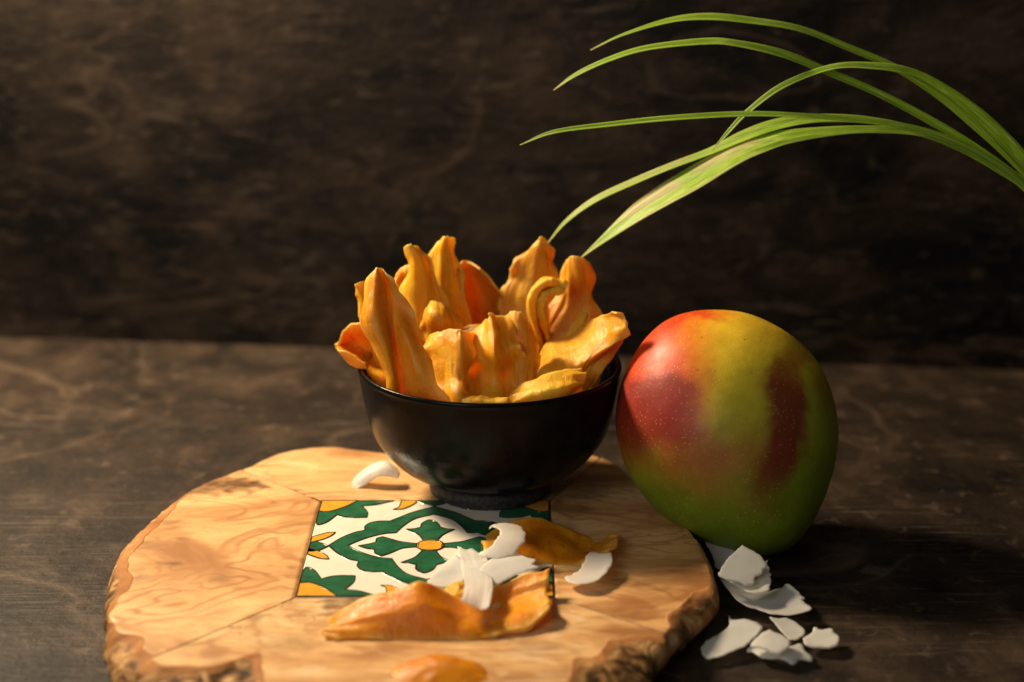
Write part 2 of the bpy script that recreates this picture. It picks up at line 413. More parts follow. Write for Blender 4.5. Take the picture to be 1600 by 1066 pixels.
def smooth_poly(P, corners, n=5):
    """closed outline through P; points listed in corners stay sharp"""
    N = len(P); out = []
    P = [np.array(p, float) for p in P]
    for i in range(N):
        p0, p1, p2, p3 = P[(i - 1) % N], P[i], P[(i + 1) % N], P[(i + 2) % N]
        if i in corners: p0 = p1 * 2 - p2
        if (i + 1) % N in corners: p3 = p2 * 2 - p1
        for k in range(n):
            f = k / n
            out.append(0.5 * ((2 * p1) + (p2 - p0) * f + (2 * p0 - 5 * p1 + 4 * p2 - p3) * f * f + (3 * p1 - p0 - 3 * p2 + p3) * f ** 3))
    return out
def contour(S, z1):
    # dark contour line, slightly proud of the colours
    lw = 0.00042; n = len(S)
    LV, LF = [], []
    for i in range(n):
        t = S[(i + 1) % n] - S[i - 1]; l = np.linalg.norm(t * [HX, HY]) or 1
        nn = np.array([-t[1] * HY, t[0] * HX]) / l
        wv = lw * (0.8 + 0.5 * nz((S[i][0] * 3, S[i][1] * 3, 0), 1.5))
        c = tl(S[i][0], S[i][1])
        off = ux * nn[0] * wv + uy * nn[1] * wv
        LV += [c - off + [0, 0, z1 - 0.0002], c - off * 0.6 + [0, 0, z1 + 0.00012], c + off * 0.6 + [0, 0, z1 + 0.00012], c + off + [0, 0, z1 - 0.0002]]
    for i in range(n):
        j = (i + 1) % n
        for k in range(3): LF.append((i * 4 + k, i * 4 + k + 1, j * 4 + k + 1, j * 4 + k))
    return LV, LF
def fill_shape(name, P, corners, mat, mirror=(1, 1), lift=0.0):
    P = [(p[0] * mirror[0], p[1] * mirror[1]) for p in P]
    S = smooth_poly(P, corners)
    S = [np.clip(p, -0.993, 0.993) for p in S]
    z1 = TZ + 0.00022 + lift
    n = len(S)
    V = [tl(p[0], p[1], z1) for p in S] + [tl(p[0], p[1], TZ - 0.0003) for p in S]
    res = geometry.delaunay_2d_cdt([Vector((p[0], p[1])) for p in S], [], [list(range(n))], 1, 1e-6)
    F = []
    if len(res[0]) == n:
        orig = {k: res[3][k][0] for k in range(n) if res[3][k]}
        F = [tuple(orig[i] for i in f) for f in res[2] if all(i in orig for i in f)]
    if not F: F = [tuple(range(n))]
    F += [(i, (i + 1) % n, n + (i + 1) % n, n + i) for i in range(n)]
    o = build(name, V, F, mat, tile, smooth=False)
    return contour(S, z1)
line_parts = []
def pat(name, P, corners, mat, mirrors=((1, 1),), lift=0.0, line=True):
    for m in mirrors:
        l = fill_shape(name, P, corners, mat, m, lift=lift)
        if line: line_parts.append(l)
def tp(X, Y):                                          # place on the tile from the survey of its near left part
    p = on(460 + 0.175 * X, 770 + 0.175 * Y) - tc
    return (np.dot(p, ux) / HX, np.dot(p, uy) / HY)
T = lambda *pts: [tp(x, y) for x, y in pts]
c0 = np.array(tp(1225, 463))
MX = ((1, 1), (-1, 1)); MXY = ((1, 1), (-1, 1), (1, -1), (-1, -1)); MY = ((1, 1), (1, -1))
# measured with respect to the centre so that the mirrored halves meet
def C(*pts):
    return [tuple(np.array(tp(x, y)) - c0) for x, y in pts]
outer_q = C((320, 468), (440, 392), (560, 345), (638, 328), (642, 295), (690, 262), (770, 247), (865, 247), (960, 210), (1080, 165), (1225, 118))
inner_q = C((1225, 185), (1090, 225), (990, 285), (918, 350), (800, 360), (660, 395), (560, 432), (490, 468))
band = outer_q + inner_q
band[0] = (band[0][0], 0.0); band[-1] = (band[-1][0], 0.0); band[10] = (0.0, band[10][1]); band[11] = (0.0, band[11][1])
pat('green_band', band, {0, 7, 10, 11, 14, 18}, MT['green'], MXY, line=False)
def ring4(q, first):                                    # quarter outline from the left tip to the far tip, mirrored round
    A = list(q) if first else list(q)[::-1]
    r = [(-x, y) for x, y in A[::-1]][1:]; l = A + r
    return l + [(x, -y) for x, y in l[::-1]][1:-1]
for q, cs in ((outer_q, {0, 7, 10}), (inner_q[::-1], {0, 4, 7})):
    q = list(q); q[0] = (q[0][0], 0.0); q[-1] = (0.0, q[-1][1]); L_ = ring4(q, True); nq = len(q) - 1
    cset = set()
    for k in cs: cset |= {k % (4 * nq), (2 * nq - k) % (4 * nq), (2 * nq + k) % (4 * nq), (4 * nq - k) % (4 * nq)}
    line_parts.append(contour([np.clip(p, -.993, .993) for p in smooth_poly(L_, cset)], TZ + 0.00022))
petal_l = C((1120, 448), (1040, 440), (950, 428), (880, 408), (800, 386), (750, 402), (742, 434), (690, 448), (585, 466), (660, 490), (726, 497), (738, 532), (790, 556), (870, 530), (960, 492), (1040, 480), (1120, 478))
pat('green_petal', petal_l, {0, 4, 6, 8, 10, 12, 16}, MT['green'], MX)
petal_t = C((1165, 425), (1150, 400), (1110, 358), (1010, 318), (1080, 315), (1140, 302), (1152, 266), (1220, 236), (1288, 262), (1312, 300), (1370, 315), (1440, 320), (1345, 362), (1300, 402), (1285, 425))
pat('green_petal', petal_t, {0, 3, 5, 9, 11, 14}, MT['green'], MY)
disc = [(0.112 * math.cos(k * math.pi / 10), 0.112 * math.sin(k * math.pi / 10)) for k in range(20)]
pat('yellow_disc', disc, set(), MT['yellow'], lift=0.0001)
horn = C((150, 388), (240, 368), (310, 350), (380, 346), (345, 375), (270, 408), (150, 436)); horn[0] = (-0.993, horn[0][1]); horn[-1] = (-0.993, horn[-1][1])
pat('yellow_horn', horn, {0, 3, 6}, MT['yellow'], MXY)
leaf = C((140, 440), (200, 430), (265, 445), (318, 468), (250, 500), (190, 515), (130, 518)); leaf[0] = (-0.993, leaf[0][1]); leaf[-1] = (-0.993, leaf[-1][1])
pat('green_leaf', leaf, {0, 3, 6}, MT['green'], MX)
hornt = C((965, 80), (945, 122), (895, 143), (985, 137), (1085, 92), (1100, 80)); hornt[0] = (hornt[0][0], 0.993); hornt[-1] = (hornt[-1][0], 0.993)
pat('yellow_horn', hornt, {0, 2, 5}, MT['yellow'], MXY)
leaft = [(-0.15, 0.993), (-0.09, 0.93), (0, 0.87), (0.09, 0.93), (0.15, 0.993)]
pat('green_leaf', leaft, {0, 2, 4}, MT['green'], MY)
quart = C((60, 935), (78, 800), (150, 795), (230, 818), (310, 855), (395, 915), (402, 935))
quart[0] = (-.993, -.993); quart[1] = (-.993, quart[1][1]); quart[-1] = (quart[-1][0], -.993)
pat('yellow_corner', quart, {0, 1, 6}, MT['yellow'], MXY)
gl = C((402, 935), (393, 912), (310, 852), (230, 814), (150, 791), (78, 795), (92, 690), (130, 657), (200, 690), (255, 762), (350, 738), (450, 731), (556, 733), (540, 790), (462, 855), (590, 868), (690, 895), (760, 935))
gl[0] = (gl[0][0], -.993); gl[5] = (-.993, gl[5][1]); gl[6] = (-.993, gl[6][1]); gl[-1] = (gl[-1][0], -.993)
pat('green_corner_leaf', gl, {0, 5, 6, 9, 12, 14, 17}, MT['green'], MXY)
for LV, LF in line_parts: build('contour_line', LV, LF, MT['line'], tile, smooth=False)

# ------------------------------------------------------------------ bowl
BC = at(766, 763, 0.7556); BC = np.array([BC[0], 0.7556, 0])
BZ = TOP + 0.0006
def lathe(profile, n=96):
    V, F = [], []
    for r, z in profile:
        for k in range(n):
            t = 2 * math.pi * k / n
            V.append((BC[0] + r * math.cos(t), BC[1] + r * math.sin(t), BZ + z))
    m = len(profile)
    for j in range(m - 1):
        for k in range(n): F.append((j * n + k, j * n + (k + 1) % n, (j + 1) * n + (k + 1) % n, (j + 1) * n + k))
    F.append(tuple(range(n))); F.append(tuple((m - 1) * n + k for k in range(n)))
    return V, F
def cr_open(P, n):
    P = np.asarray(P, float); N = len(P); out = []
    for i in range(N - 1):
        p0 = P[i - 1] if i else 2 * P[0] - P[1]; p1, p2 = P[i], P[i + 1]; p3 = P[i + 2] if i + 2 < N else 2 * P[-1] - P[-2]
        for k in range(n):
            f = k / n
            out.append(0.5 * ((2 * p1) + (p2 - p0) * f + (2 * p0 - 5 * p1 + 4 * p2 - p3) * f * f + (3 * p1 - p0 - 3 * p2 + p3) * f ** 3))
    out.append(P[-1]); return out
M = Mat('black_glaze'); c = M.coord()
M.p(Base_Color=M.ramp(M.noise(c, 120, 4), [(0.3, (0.004, 0.0035, 0.0035)), (0.7, (0.009, 0.0075, 0.007))]), Roughness=M.gray(M.noise(c, 45, 4, 0.6), [(0.35, 0.17), (0.65, 0.28)]))
M.b.inputs['Specular IOR Level'].default_value = 0.09
M.bump(M.math('ADD', M.noise(c, 900, 3), M.math('MULTIPLY', M.noise(c, 40, 2), 4.0)), 0.14, 0.0005); MT['bowl'] = M.m
M = Mat('raw_black_clay'); c = M.coord()
M.p(Base_Color=M.ramp(M.noise(c, 700, 3), [(0.4, (0.010, 0.010, 0.011)), (0.72, (0.05, 0.05, 0.055))]), Roughness=0.6)
M.bump(M.noise(c, 900, 3), 0.6, 0.0005); MT['foot'] = M.m
bowl = empty('bowl', (BC[0], BC[1], BZ), 'black glazed ceramic bowl filled with dried mango slices', 'bowl')
bpy.context.view_layer.update()
prof_out = [(0.0268, 0.0072), (0.0298, 0.0086), (0.0382, 0.0128), (0.0458, 0.0198), (0.0517, 0.0290), (0.0547, 0.0400), (0.0564, 0.0500), (0.0572, 0.0560)]
rim = [(0.0576, 0.0578), (0.0572, 0.0590), (0.0562, 0.0592), (0.0553, 0.0582)]
prof_in = [(0.0546, 0.0540), (0.0528, 0.0420), (0.0490, 0.0300), (0.0420, 0.0205), (0.0280, 0.0125), (0.0120, 0.0105), (0.001, 0.0102)]
V, F = lathe(cr_open([(0.001, 0.0070), (0.02, 0.0070)] + prof_out + rim + prof_in, 6))
build('bowl_body', V, F, MT['bowl'], bowl)
V, F = lathe([(0.0215, 0.0065), (0.0222, 0.0004), (0.0230, 0.0), (0.0262, 0.0), (0.0270, 0.0008), (0.0273, 0.0040), (0.0268, 0.0071), (0.0255, 0.0074), (0.0225, 0.0074)])
build('foot_ring', V, F, MT['foot'], bowl)

# ------------------------------------------------------------------ dried mango slices
def interp_grid(G, nu, nv):
    """G: rows x cols x 3 control net, smooth surface through it"""
    G = np.array(G, float)
    def up(A, n):
        N = A.shape[0]; out = []
        for i in range(n):
            t = i * (N - 1) / (n - 1); k = min(int(t), N - 2); f = t - k
            p1, p2 = A[k], A[k + 1]
            p0 = A[k - 1] if k > 0 else 2 * p1 - p2
            p3 = A[k + 2] if k + 2 < N else 2 * p2 - p1
            out.append(0.5 * ((2 * p1) + (p2 - p0) * f + (2 * p0 - 5 * p1 + 4 * p2 - p3) * f * f + (3 * p1 - p0 - 3 * p2 + p3) * f ** 3))
        return np.array(out)
    B = up(G, nv)
    return np.transpose(up(np.transpose(B, (1, 0, 2)), nu), (1, 0, 2))
def ridged(u, v, seed):
    """sharp wrinkles running along the slice"""
    a = 1 - abs(noise.noise(Vector((u * 5.5 + 0.7 * noise.noise(Vector((u * 2, v * 2.5, seed))), v * 1.3, seed + 3)))) * 2
    b = 1 - abs(noise.noise(Vector((u * 13, v * 3.0, seed + 11)))) * 2
    return a + 0.4 * b
def sheet(G, T, seed, nu=46, nv=56, wr=0.00042, rag=0.0011, fold=0.0015, ruf=0.0014):
    S = interp_grid(G, nu, nv)
    du = np.gradient(S, axis=1); dv = np.gradient(S, axis=0)
    N = np.cross(du, dv); N /= (np.linalg.norm(N, axis=2, keepdims=True) + 1e-12)
    E, top, bot, UV = [], [], [], []
    for j in range(nv):
        for i in range(nu):
            p = S[j, i]; u, v = i / (nu - 1), j / (nv - 1)
            e = min(u, 1 - u, v, 1 - v)
            x = min(1.0, e / 0.09)
            th = T * (0.55 + 0.45 * x) * (1 + 0.3 * nz(p, 90, seed))
            q = p + N[j, i] * (fold * (nz(p, 34, seed + 2) + 0.5 * nz(p, 80, seed + 6)) + wr * (0.9 * ridged(u, v, seed) + 0.5 * fb(p, 120, seed, 3)))
            if rag and e < 0.10:
                k = (1 - e / 0.10) * rag
                tu = du[j, i] / (np.linalg.norm(du[j, i]) + 1e-9); tv = dv[j, i] / (np.linalg.norm(dv[j, i]) + 1e-9)
                q = q + tu * k * (fb(p, 110, seed + 9, 4)) + tv * k * (fb(p, 110, seed + 21, 4)) + N[j, i] * k * 0.9 * nz(p, 70, seed + 30)
            eu = min(u, 1 - u); ev = v                        # the rims wave in and out
            rk = ruf * (max(0.0, 1 - eu / 0.34) ** 1.6 * noise.noise(Vector((v * 5.5, seed, 3.0 if u < 0.5 else 9.0))) + 0.5 * max(0.0, 1 - ev / 0.25) ** 1.6 * noise.noise(Vector((u * 3.0, seed, 20.0))))
            q = q + N[j, i] * rk * 2.0
            UV.append((u, v))
            top.append(q + N[j, i] * th / 2); bot.append(q - N[j, i] * th / 2)
            E.append((1 - min(1, e / 0.13)) ** 1.3)
    V = top + bot; n = nu * nv; F = []
    for j in range(nv - 1):
        for i in range(nu - 1):
            a = j * nu + i; q = (a, a + 1, a + nu + 1, a + nu)
            F.append(q); F.append(tuple(n + k for k in reversed(q)))
    loop = [i for i in range(nu)] + [j * nu + nu - 1 for j in range(1, nv)] + [(nv - 1) * nu + i for i in range(nu - 2, -1, -1)] + [j * nu for j in range(nv - 2, 0, -1)]
    rimf = []
    for a, b in zip(loop, loop[1:] + loop[:1]): rimf.append((a, n + a, n + b, b))
    return V, F, E + E, rimf, UV + UV
SEED = [0]
def chip(name, label, rows_list, mat, T=0.0012, prof=None, sx=None, group='dried mango slices heaped in the bowl', cat='mango slice', **kw):
    """rows_list: one or more control nets; each row is (distance, [(x, y), ...]) from the upper edge to the lower"""
    SEED[0] += 1; sd = SEED[0] * 3.17
    V, F, E, RF, UVs = [], [], [], [], []
    for rows in rows_list:
        G = []
        nc = max(len(r[1]) for r in rows)
        for Y, pts in rows:
            row = []; mx = sum(p[0] for p in pts) / len(pts); k_ = sx or (1.20 if group.startswith('dried mango slices heaped') else 1.0)
            pts = [(mx + (p[0] - mx) * k_, *p[1:]) for p in pts]
            for k, p in enumerate(pts):
                off = (prof[k] if prof and k < len(prof) else 0.0) * (0.75 + 0.6 * nz((len(G) * 0.7, k * 0.15, sd), 1.0))
                row.append(at(p[0], p[1], Y + off + (p[2] if len(p) > 2 else 0.0)))
            G.append(row)
        v, f, e, rf, uv = sheet(G, T, sd, **kw)
        n = len(V); V += v; E += e; UVs += uv; F += [tuple(i + n for i in q) for q in f]; RF += [tuple(i + n for i in q) for q in rf]
    if group.startswith('dried mango slices heaped'):
        ri = np.array(prof_in[::-1]); zi = ri[:, 1] + BZ
        for i, p in enumerate(V):
            if p[2] < BZ + 0.0592:                      # below the rim: stay inside the bowl wall
                rm = np.interp(p[2], np.append(zi, BZ + 0.0592), np.append(ri[:, 0], 0.0546)) - 0.0007
                d = p[:2] - BC[:2]; r = np.linalg.norm(d)
                if r > rm: V[i] = np.array([*(BC[:2] + d * (rm / r)), p[2]])
    o = build(name, V, F + RF, mat, attrs={'edge': E, 'across': [q[0] for q in UVs], 'along': [q[1] for q in UVs]})
    for q in o.data.polygons[len(F):]: q.use_smooth = False   # crisp cut edge
    tag(o, label, cat, group)
    return o
DA, DB, DC = MT['dried']; DD = MT['deep']
N_ = 'dried_mango_slice'
chip(N_, 'tall folded dried mango slice at the left front of the bowl, creased down its middle', [[
    (.742, [(582, 426, .002), (585, 419, 0), (589, 415, -.001), (593, 418, .001), (597, 421, .003), (601, 425, .002), (605, 430, 0)]),
    (.739, [(573, 445, .004), (579, 442, -.001), (588, 441, -.003), (598, 442, .002), (607, 443, .005), (614, 445, .002), (620, 450, .001)]),
    (.735, [(564, 481, .005), (572, 480, -.003), (585, 481, -.006), (601, 482, -.001), (612, 483, .002), (626, 484, .003), (646, 487, .002)]),
    (.731, [(566, 510, .005), (576, 511, -.003), (591, 513, -.006), (606, 515, -.001), (617, 517, .002), (634, 521, -.003), (654, 525, .002)]),
    (.728, [(584, 543, .004), (592, 545, -.003), (604, 548, -.006), (616, 551, 0), (626, 553, .002), (646, 556, -.004), (671, 560, .000)]),
    (.725, [(597, 578, .003), (604, 581, -.002), (614, 584, -.004), (625, 588, .002), (635, 590, .002), (655, 592, -.004), (680, 592, -.003)]),
    (.723, [(602, 614, .003), (610, 619, -.001), (620, 624, -.002), (632, 629, .003), (643, 631, .002), (666, 634, -.003), (703, 632, -.005)]),
    (.728, [(618, 650, 0), (624, 655, 0), (632, 660, 0), (640, 664, 0), (650, 666, .003), (668, 668, 0), (696, 660, 0)])]], DB, nu=60, nv=60, fold=.0006, sx=1.0, ruf=.0009, rag=.0011)
chip(N_, 'small dried mango slice whose tip peeks out behind the tall folded one at far left', [[
    (.765, [(556, 447), (560, 442), (568, 441), (576, 444)]),
    (.763, [(560, 470), (567, 468), (580, 468), (592, 470)]),
    (.760, [(572, 510), (580, 510), (592, 510), (606, 512)]),
    (.757, [(590, 570), (598, 572), (608, 572), (620, 570)]),
    (.752, [(610, 630), (618, 632), (626, 632), (636, 630)])]], DA, prof=[.003, -.003, -.002, .004])
chip(N_, 'low hollow dried mango slice flaring out over the left rim of the bowl', [[
    (.762, [(522, 537), (534, 520), (552, 508), (580, 511), (612, 520)]),
    (.770, [(524, 540), (544, 530), (564, 533), (590, 545), (616, 555)]),
    (.768, [(525, 543), (546, 544), (568, 553), (592, 563), (620, 575)]),
    (.755, [(528, 545), (547, 556), (564, 567), (588, 578), (622, 590)]),
    (.747, [(540, 548), (549, 567), (562, 576), (588, 592), (624, 612)]),
    (.746, [(572, 566), (574, 580), (584, 592), (600, 606), (628, 632)])]], DB, T=.0014, sx=1.0)
chip(N_, 'tall bright dried mango slice at the back left with a blunt bent tip', [[
    (.776, [(634, 390), (638, 384), (645, 383), (652, 388), (657, 395)]),
    (.776, [(642, 410), (648, 406), (657, 405), (666, 410), (671, 418)]),
    (.775, [(637, 440), (648, 438), (662, 440), (676, 450), (687, 457)]),
    (.773, [(630, 475), (646, 474), (665, 478), (684, 485), (700, 490)]),
    (.770, [(632, 510), (650, 512), (670, 515), (690, 520), (712, 525)]),
    (.766, [(640, 550), (656, 555), (675, 560), (695, 560), (715, 560)]),
    (.762, [(652, 610), (666, 615), (680, 618), (696, 616), (712, 610)])]], DC, prof=[.006, -.003, -.005, .002, -.002], wr=.0005, sx=1.28)
chip(N_, 'tallest dried mango slice at the back left with a rounded knob tip', [[
    (.796, [(687, 379), (691, 372), (697, 369), (703, 372), (707, 380)]),
    (.795, [(671, 401), (682, 396), (692, 394), (702, 396), (710, 403)]),
    (.793, [(664, 425), (678, 425), (692, 424), (706, 426), (716, 432)]),
    (.790, [(662, 462), (678, 462), (692, 462), (708, 464), (720, 470)]),
    (.787, [(668, 500), (684, 502), (700, 503), (716, 505), (731, 508)]),
    (.783, [(676, 560), (690, 562), (704, 562), (720, 562), (735, 560)]),
    (.776, [(690, 612), (700, 614), (710, 615), (722, 614), (734, 612)])]], DC, prof=[.003, -.001, -.004, .001, .003], wr=.0005, sx=1.25)
chip(N_, 'small curled dried mango slice half hidden behind the blunt-tipped one', [[
    (.786, [(619, 437), (623, 421), (634, 413), (646, 414)]),
    (.783, [(620, 442), (628, 432), (638, 428), (652, 428)]),
    (.787, [(623, 446), (634, 446), (646, 446), (660, 446)]),
    (.786, [(640, 490), (648, 492), (658, 492), (668, 490)]),
    (.780, [(650, 600), (658, 602), (668, 602), (676, 600)])]], DB)
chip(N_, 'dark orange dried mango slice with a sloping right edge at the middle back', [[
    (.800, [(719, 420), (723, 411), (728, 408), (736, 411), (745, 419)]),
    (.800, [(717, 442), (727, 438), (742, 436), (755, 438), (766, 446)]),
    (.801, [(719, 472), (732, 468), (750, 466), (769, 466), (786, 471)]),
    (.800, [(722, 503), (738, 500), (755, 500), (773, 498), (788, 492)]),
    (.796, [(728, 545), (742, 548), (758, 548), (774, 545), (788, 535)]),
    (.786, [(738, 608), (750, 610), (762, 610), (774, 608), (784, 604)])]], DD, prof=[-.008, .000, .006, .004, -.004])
chip(N_, 'short glossy dried mango slice folded in front of the two tall back left ones', [[
    (.768, [(667, 482), (674, 471), (686, 474), (700, 482), (713, 496)]),
    (.760, [(664, 502), (676, 492), (690, 495), (705, 503), (719, 513)]),
    (.761, [(664, 526), (678, 522), (692, 523), (706, 526), (721, 530)]),
    (.764, [(668, 560), (682, 562), (696, 564), (710, 564), (724, 562)]),
    (.762, [(676, 612), (688, 614), (700, 615), (712, 614), (724, 612)])]], DA, prof=[.005, -.002, -.004, 0, .004], wr=.0005)
chip(N_, 'broad dried mango slice at the centre front with a ridge running down to the rim', [[
    (.743, [(666, 538), (677, 524), (694, 518), (713, 512), (727, 519)]),
    (.738, [(661, 552), (678, 542), (697, 537), (716, 534), (735, 538)]),
    (.733, [(672, 570), (690, 563), (705, 561), (718, 561), (731, 563)]),
    (.729, [(682, 598), (696, 593), (706, 590), (717, 593), (729, 597)]),
    (.723, [(690, 622), (700, 622), (709, 622), (719, 625), (731, 628)]),
    (.728, [(698, 655), (706, 657), (714, 658), (722, 658), (732, 655)])]], DA, prof=[.010, .004, -.003, -.007, .006], sx=1.38, rag=.0019, ruf=.0024, wr=.0006)
chip(N_, 'wide dried mango slice in the middle of the bowl, its lip curling towards the viewer', [[
    (.750, [(740, 520), (754, 500), (767, 487), (781, 490), (792, 500)]),
    (.744, [(736, 536), (752, 522), (768, 512), (784, 512), (797, 516)]),
    (.737, [(735, 550), (752, 545), (770, 540), (786, 537), (801, 536)]),
    (.7355, [(736, 562), (754, 562), (772, 562), (790, 556), (806, 552)]),
    (.738, [(738, 580), (755, 582), (773, 583), (791, 577), (809, 570)]),
    (.735, [(738, 602), (755, 606), (774, 608), (792, 603), (809, 594)]),
    (.727, [(737, 624), (755, 630), (774, 632), (792, 628), (806, 618)]),
    (.730, [(744, 655), (758, 658), (774, 659), (790, 657), (802, 650)])]], DA, prof=[-.001, .003, -.004, .002, .004], wr=.0005, fold=.0016, sx=1.3, rag=.0020, ruf=.0026)
chip(N_, 'upright dried mango slice just right of the curled middle one', [[
    (.754, [(793, 501), (801, 491), (814, 485), (823, 500), (832, 521)]),
    (.749, [(796, 525), (806, 520), (817, 520), (827, 528), (835, 541)]),
    (.744, [(798, 555), (808, 552), (819, 555), (829, 561), (837, 566)]),
    (.738, [(798, 590), (808, 592), (817, 595), (826, 593), (833, 588)]),
    (.732, [(796, 632), (806, 636), (816, 636), (826, 632), (832, 626)])]], DB, prof=[.006, -.002, -.004, -.001, .006], sx=1.35, rag=.0018, ruf=.0022)
chip(N_, 'tall pointed dried mango slice at the back right, touched by a grass tip', [[
    (.802, [(836, 382), (840, 375), (845, 372), (850, 374), (855, 381)]),
    (.801, [(814, 403), (827, 397), (838, 396), (848, 398), (857, 403)]),
    (.800, [(803, 430), (818, 428), (834, 426), (850, 426), (864, 429)]),
    (.798, [(790, 455), (808, 455), (828, 455), (848, 455), (867, 456)]),
    (.796, [(787, 486), (806, 488), (828, 490), (848, 490), (869, 490)]),
    (.790, [(795, 545), (812, 548), (830, 550), (848, 548), (865, 545)]),
    (.780, [(800, 610), (815, 612), (830, 614), (845, 612), (858, 608)])]], DA, prof=[.003, .000, -.003, -.001, .003], wr=.0005, sx=1.25, rag=.0019, ruf=.0022)
chip(N_, 'small wrinkled curl of dried mango among the back right slices', [[
    (.780, [(882, 442), (872, 436), (858, 434), (845, 437), (834, 449), (829, 470), (832, 500), (842, 540), (846, 590)]),
    (.770, [(880, 446), (871, 442), (859, 441), (848, 445), (839, 456), (835, 474), (838, 503), (848, 542), (850, 592)]),
    (.778, [(878, 450), (870, 449), (860, 449), (851, 453), (844, 462), (842, 478), (844, 506), (854, 544), (855, 594)]),
    (.769, [(877, 455), (869, 455), (861, 457), (855, 461), (850, 469), (848, 484), (852, 509), (860, 546), (860, 594)]),
    (.780, [(876, 459), (868, 460), (862, 464), (858, 468), (856, 475), (856, 487), (858, 511), (866, 548), (866, 592)])]], DC, T=.0018, wr=.0008, nu=90, nv=34)
chip(N_, 'tall rounded dried mango slice at the right back of the bowl', [[
    (.789, [(884, 413), (890, 405), (898, 400), (906, 403), (913, 412)]),
    (.788, [(879, 437), (890, 431), (902, 429), (914, 430), (923, 437)]),
    (.786, [(874, 466), (886, 462), (900, 461), (912, 462), (920, 466)]),
    (.783, [(858, 493), (876, 492), (896, 493), (914, 495), (931, 497)]),
    (.780, [(842, 522), (864, 526), (888, 530), (912, 530), (930, 526)]),
    (.774, [(842, 572), (860, 576), (880, 578), (900, 576), (916, 570)]),
    (.768, [(846, 612), (860, 615), (874, 616), (888, 614), (900, 610)])]], DB, prof=[.003, -.001, -.003, -.001, .002], wr=.0005, sx=1.35, ruf=.0012)
chip(N_, 'thin pale dried mango sliver standing behind the broad right slice', [[
    (.772, [(908, 494), (911, 490), (914, 491), (916, 496)]),
    (.770, [(898, 508), (903, 504), (908, 505), (912, 510)]),
    (.768, [(886, 524), (892, 521), (898, 523), (903, 528)]),
    (.764, [(872, 575), (880, 576), (888, 577), (894, 576)])]], DC, T=.0018, nu=20, nv=26)
chip(N_, 'broad dried mango slice folded over at the right, reaching past the rim of the bowl', [[
    (.772, [(838, 554), (856, 529), (895, 514), (934, 495, -.014), (962, 489, -.033)]),
    (.763, [(836, 566), (862, 543), (900, 526), (941, 507, -.011), (975, 498, -.026)]),
    (.753, [(834, 578), (866, 558), (904, 543), (944, 525, -.007), (980, 512, -.017)]),
    (.744, [(832, 592), (868, 576), (906, 561), (936, 545, -.002), (975, 530, -.008)]),
    (.742, [(832, 606), (868, 594), (903, 580), (919, 567), (946, 548)]),
    (.748, [(836, 640), (866, 636), (890, 622), (906, 604), (922, 584)])],
   [(.748, [(938, 546), (946, 543), (960, 538), (977, 527)]),
    (.745, [(924, 564), (932, 564), (944, 562), (958, 558)]),
    (.742, [(913, 584), (919, 588), (928, 590), (938, 589)]),
    (.737, [(905, 604), (909, 609), (915, 612), (921, 613)]),
    (.740, [(892, 632), (898, 636), (904, 637), (910, 636)])]], DA, T=.0015, sx=1.0)
chip(N_, 'low pale-edged dried mango slice lying against the right front rim of the bowl', [[
    (.727, [(797, 618), (820, 597), (850, 585), (885, 575), (910, 576)]),
    (.722, [(796, 624), (822, 608), (852, 599), (887, 591), (916, 588)]),
    (.7165, [(799, 630), (826, 622), (855, 617), (887, 609), (911, 603)]),
    (.722, [(808, 652), (830, 654), (856, 650), (884, 640), (904, 626)])]], DC, T=.0018, prof=[.006, 0, -.001, .003, .011], wr=.0003, sx=1.0)
chip(N_, 'tiny dried mango strip lying along the middle of the front rim', [[
    (.714, [(722, 622), (745, 618), (764, 623), (782, 623), (801, 627)]),
    (.7085, [(724, 630), (746, 631), (766, 632), (784, 632), (799, 632)]),
    (.716, [(730, 652), (748, 654), (766, 655), (784, 654), (796, 651)])]], DC, T=.0026, nu=40, nv=24, rag=.002, sx=1.0)
# slices deeper in the bowl, seen through the gaps
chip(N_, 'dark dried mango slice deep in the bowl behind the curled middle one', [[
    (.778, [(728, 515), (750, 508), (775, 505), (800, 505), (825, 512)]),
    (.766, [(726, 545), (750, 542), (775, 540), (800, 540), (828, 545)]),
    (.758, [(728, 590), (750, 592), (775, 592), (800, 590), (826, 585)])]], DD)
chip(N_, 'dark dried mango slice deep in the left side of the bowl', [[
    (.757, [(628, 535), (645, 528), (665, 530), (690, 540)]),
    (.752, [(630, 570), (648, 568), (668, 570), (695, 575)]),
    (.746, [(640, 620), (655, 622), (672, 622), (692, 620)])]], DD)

# ------------------------------------------------------------------ dried mango on the board
GB = 'dried mango pieces lying on the board'
chip(N_, 'large dried mango slice lying on the board in front of the tile, draped with coconut', [[
    (.6215, [(505, 979), (535, 953), (592, 929), (633, 920), (657, 911), (690, 924, .004), (725, 937, .010), (768, 922, .020), (815, 899, .024), (860, 885, .025)]),
    (.616, [(503, 983), (535, 965), (592, 946), (633, 938), (660, 932), (695, 942, .002), (730, 953, .008), (772, 943, .022), (815, 926, .025), (858, 912, .026)]),
    (.612, [(503, 985), (536, 974), (592, 960), (633, 954), (662, 950), (697, 958, .000), (733, 965, .005), (774, 955, .020), (817, 940, .023), (856, 931, .023)]),
    (.609, [(504, 988), (538, 986), (592, 978), (633, 976), (664, 976), (699, 981), (737, 982, .000), (780, 970, .009), (820, 958, .013), (862, 944, .017)]),
    (.605, [(506, 991), (541, 998), (592, 998), (633, 1004), (666, 1006), (700, 1006), (738, 1001), (786, 989, .003), (824, 981, .006), (860, 955, .014)])]], MT['amber'], T=.0022, group=GB, wr=.0003, nu=90, nv=44, fold=.0008, ruf=.0012)
